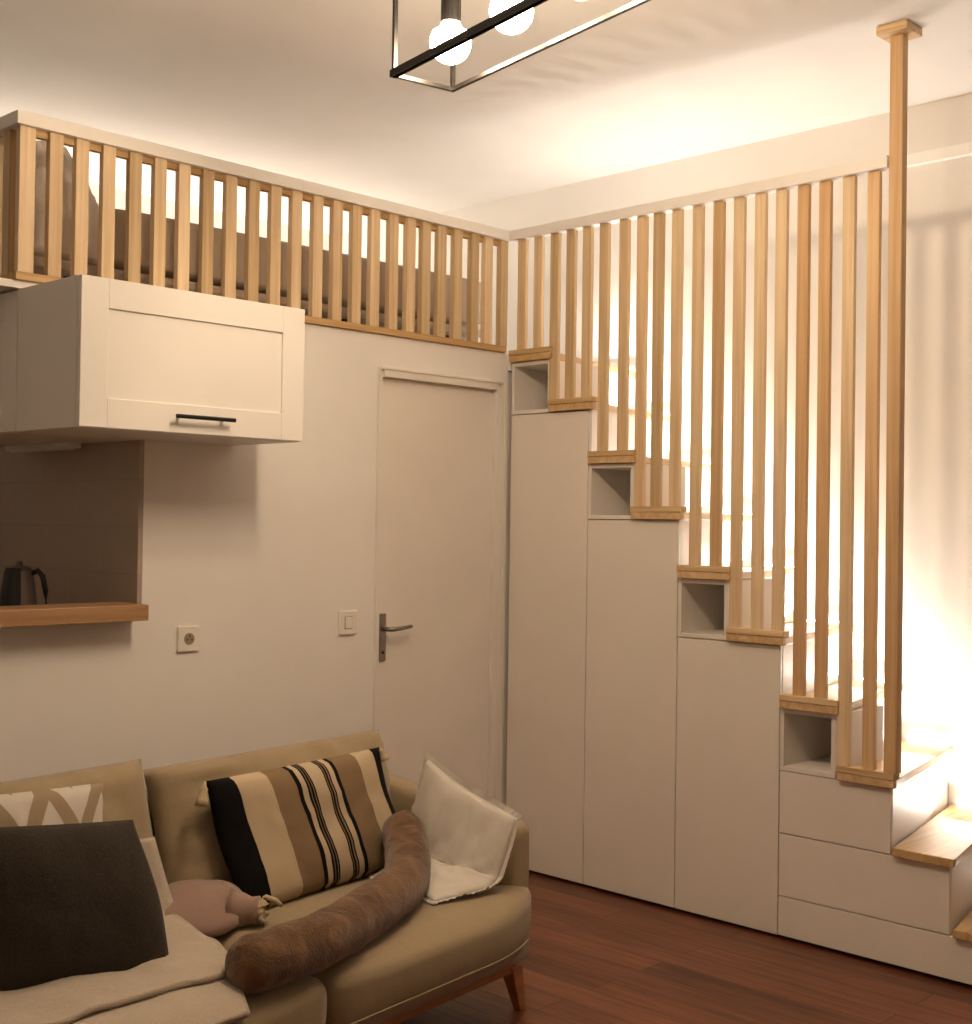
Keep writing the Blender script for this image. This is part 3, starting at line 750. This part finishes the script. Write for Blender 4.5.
# cream throw: one folded sheet lying over the left seat and up the back cushion
def sheet(cols, nx, th=.006, seed=0., amp=.008):
    """cols: list of rows front to back, each (left point, right point) in sofa coordinates"""
    bm = bmesh.new(); up = []; dn = []
    ny = (len(cols)-1)*7
    for j in range(ny+1):
        k = j/7; i = min(int(k), len(cols)-2); f = k-i
        def cr(c):
            p = [Vector(cols[max(0, min(len(cols)-1, i+d_))][c]) for d_ in (-1, 0, 1, 2)]
            return .5*((2*p[1])+(p[2]-p[0])*f+(2*p[0]-5*p[1]+4*p[2]-p[3])*f*f+(3*p[1]-p[0]-3*p[2]+p[3])*f**3)
        a, b = cr(0), cr(1); ru = []; rd = []
        for q in range(nx+1):
            p = a.lerp(b, q/nx)
            h = amp*(.6+noise.noise(Vector((p.x*7+seed, p.y*6, seed)))+.5*noise.noise(Vector((p.x*17, p.y*14+seed, 1))))
            p = p+Vector((0, -abs(h)*.5 if p.z > .44 else 0, max(0, h)))
            w_ = sw(*p); ru.append(bm.verts.new(w_+Vector((0, 0, th)))); rd.append(bm.verts.new(w_))
        up.append(ru); dn.append(rd)
    for g in (up, dn):
        for r0, r1 in zip(g, g[1:]):
            for q in range(nx): bm.faces.new((r0[q], r0[q+1], r1[q+1], r1[q]))
    ny = len(up)-1
    for j in range(ny):
        for q in (0, nx): bm.faces.new((up[j][q], up[j+1][q], dn[j+1][q], dn[j][q]))
    for q in range(nx):
        for j in (0, ny): bm.faces.new((up[j][q], up[j][q+1], dn[j][q+1], dn[j][q]))
    return bm
low = [((-1.84, -.175, .375), (-1.275, -.165, .375)), ((-1.84, -.12, .405), (-1.245, -.105, .405)), ((-1.84, .06, .412), (-1.17, .02, .412)), ((-1.84, .22, .412), (-1.09, .22, .412)), ((-1.84, .36, .415), (-1.03, .37, .415)),
       ((-1.84, .425, .48), (-1.03, .425, .48)), ((-1.84, .45, .62), (-1.06, .45, .62))]
bm = sheet(low, 34, .012, 2., .010)
top = [((-1.84, .02, .428), (-1.19, -.045, .426)), ((-1.84, .07, .434), (-1.165, .03, .434)), ((-1.84, .20, .434), (-1.10, .20, .434)), ((-1.84, .345, .436), (-1.07, .35, .438))]
b2 = sheet(top, 34, .012, 5., .012)
me_ = bpy.data.meshes.new('tmp'); b2.to_mesh(me_); b2.free(); bm.from_mesh(me_); bpy.data.meshes.remove(me_)
onsofa('throw_blanket', 'cream folded fleece throw spread over the left seat under the dark cushion', 'blanket', bm, M['blanket'])

# ------------------------------------------------------------------ lights
def area(name, loc, rot, sx, sy, power, col):
    l = bpy.data.lights.new(name, 'AREA'); l.shape = 'RECTANGLE'; l.size = sx; l.size_y = sy; l.energy = power; l.color = col
    o = bpy.data.objects.new(name, l); COL.objects.link(o); o.location = loc; o.rotation_euler = rot
    return o
LEDC = (1., .93, .84)
for k, (s0, s1) in enumerate(ST[:9]):
    z = Z1-k*R-.022
    e1 = sk(XE, s1)+.02; e0 = sk(XE, s0)-.03
    area('stair_led', (W-.13, (e0+e1)/2, z+.035), (PI, math.radians(-16), 0), .06, abs(e0-e1), 3.2, LEDC)
# loft tape on the back wall behind the bed, throwing light up at the ceiling
o = link('led_strip', bx(-2.1, .7, 2.176, 2.1999, 2.40, 2.415), M['led'], None)
tag(o, 'slim led strip on the loft back wall behind the bed, lighting the ceiling', 'led strip')
area('loft_led', (-.7, 2.10, 2.45), (PI, 0, 0), 2.8, .04, 16, (1., .86, .70))

w = bpy.data.worlds.new('World'); SC.world = w; w.use_nodes = True
w.node_tree.nodes['Background'].inputs['Color'].default_value = (1, .85, .7, 1); w.node_tree.nodes['Background'].inputs['Strength'].default_value = .02

# ------------------------------------------------------------------ camera
F, PX, PY = 1311.3919, 521.6628, 506.8387
ya, pi_, ro = math.radians(46.5008), math.radians(.7986), math.radians(.7767)
fw = Vector((math.sin(ya)*math.cos(pi_), math.cos(ya)*math.cos(pi_), math.sin(pi_)))
rt = Vector((math.cos(ya), -math.sin(ya), 0)); up = rt.cross(fw)
r2 = rt*math.cos(ro)+up*math.sin(ro); u2 = -rt*math.sin(ro)+up*math.cos(ro)
cd = bpy.data.cameras.new('Camera'); cam = bpy.data.objects.new('Camera', cd); COL.objects.link(cam)
cam.matrix_world = Matrix(((r2.x, u2.x, -fw.x, -4.0564), (r2.y, u2.y, -fw.y, -3.9422), (r2.z, u2.z, -fw.z, 1.4633), (0, 0, 0, 1)))
cd.sensor_fit = 'HORIZONTAL'; cd.sensor_width = 36; cd.lens = F*36/972
cd.shift_x = -(PX-486)/972; cd.shift_y = (PY-512)/972; cd.clip_start = .02
SC.camera = cam
SC.view_settings.view_transform = 'Standard'; SC.view_settings.look = 'None'
SC.view_settings.exposure = .12; SC.view_settings.gamma = 1; SC.view_settings.use_curve_mapping = False
SC.cycles.use_denoising = True
SC.cycles.max_bounces = 10; SC.cycles.diffuse_bounces = 6
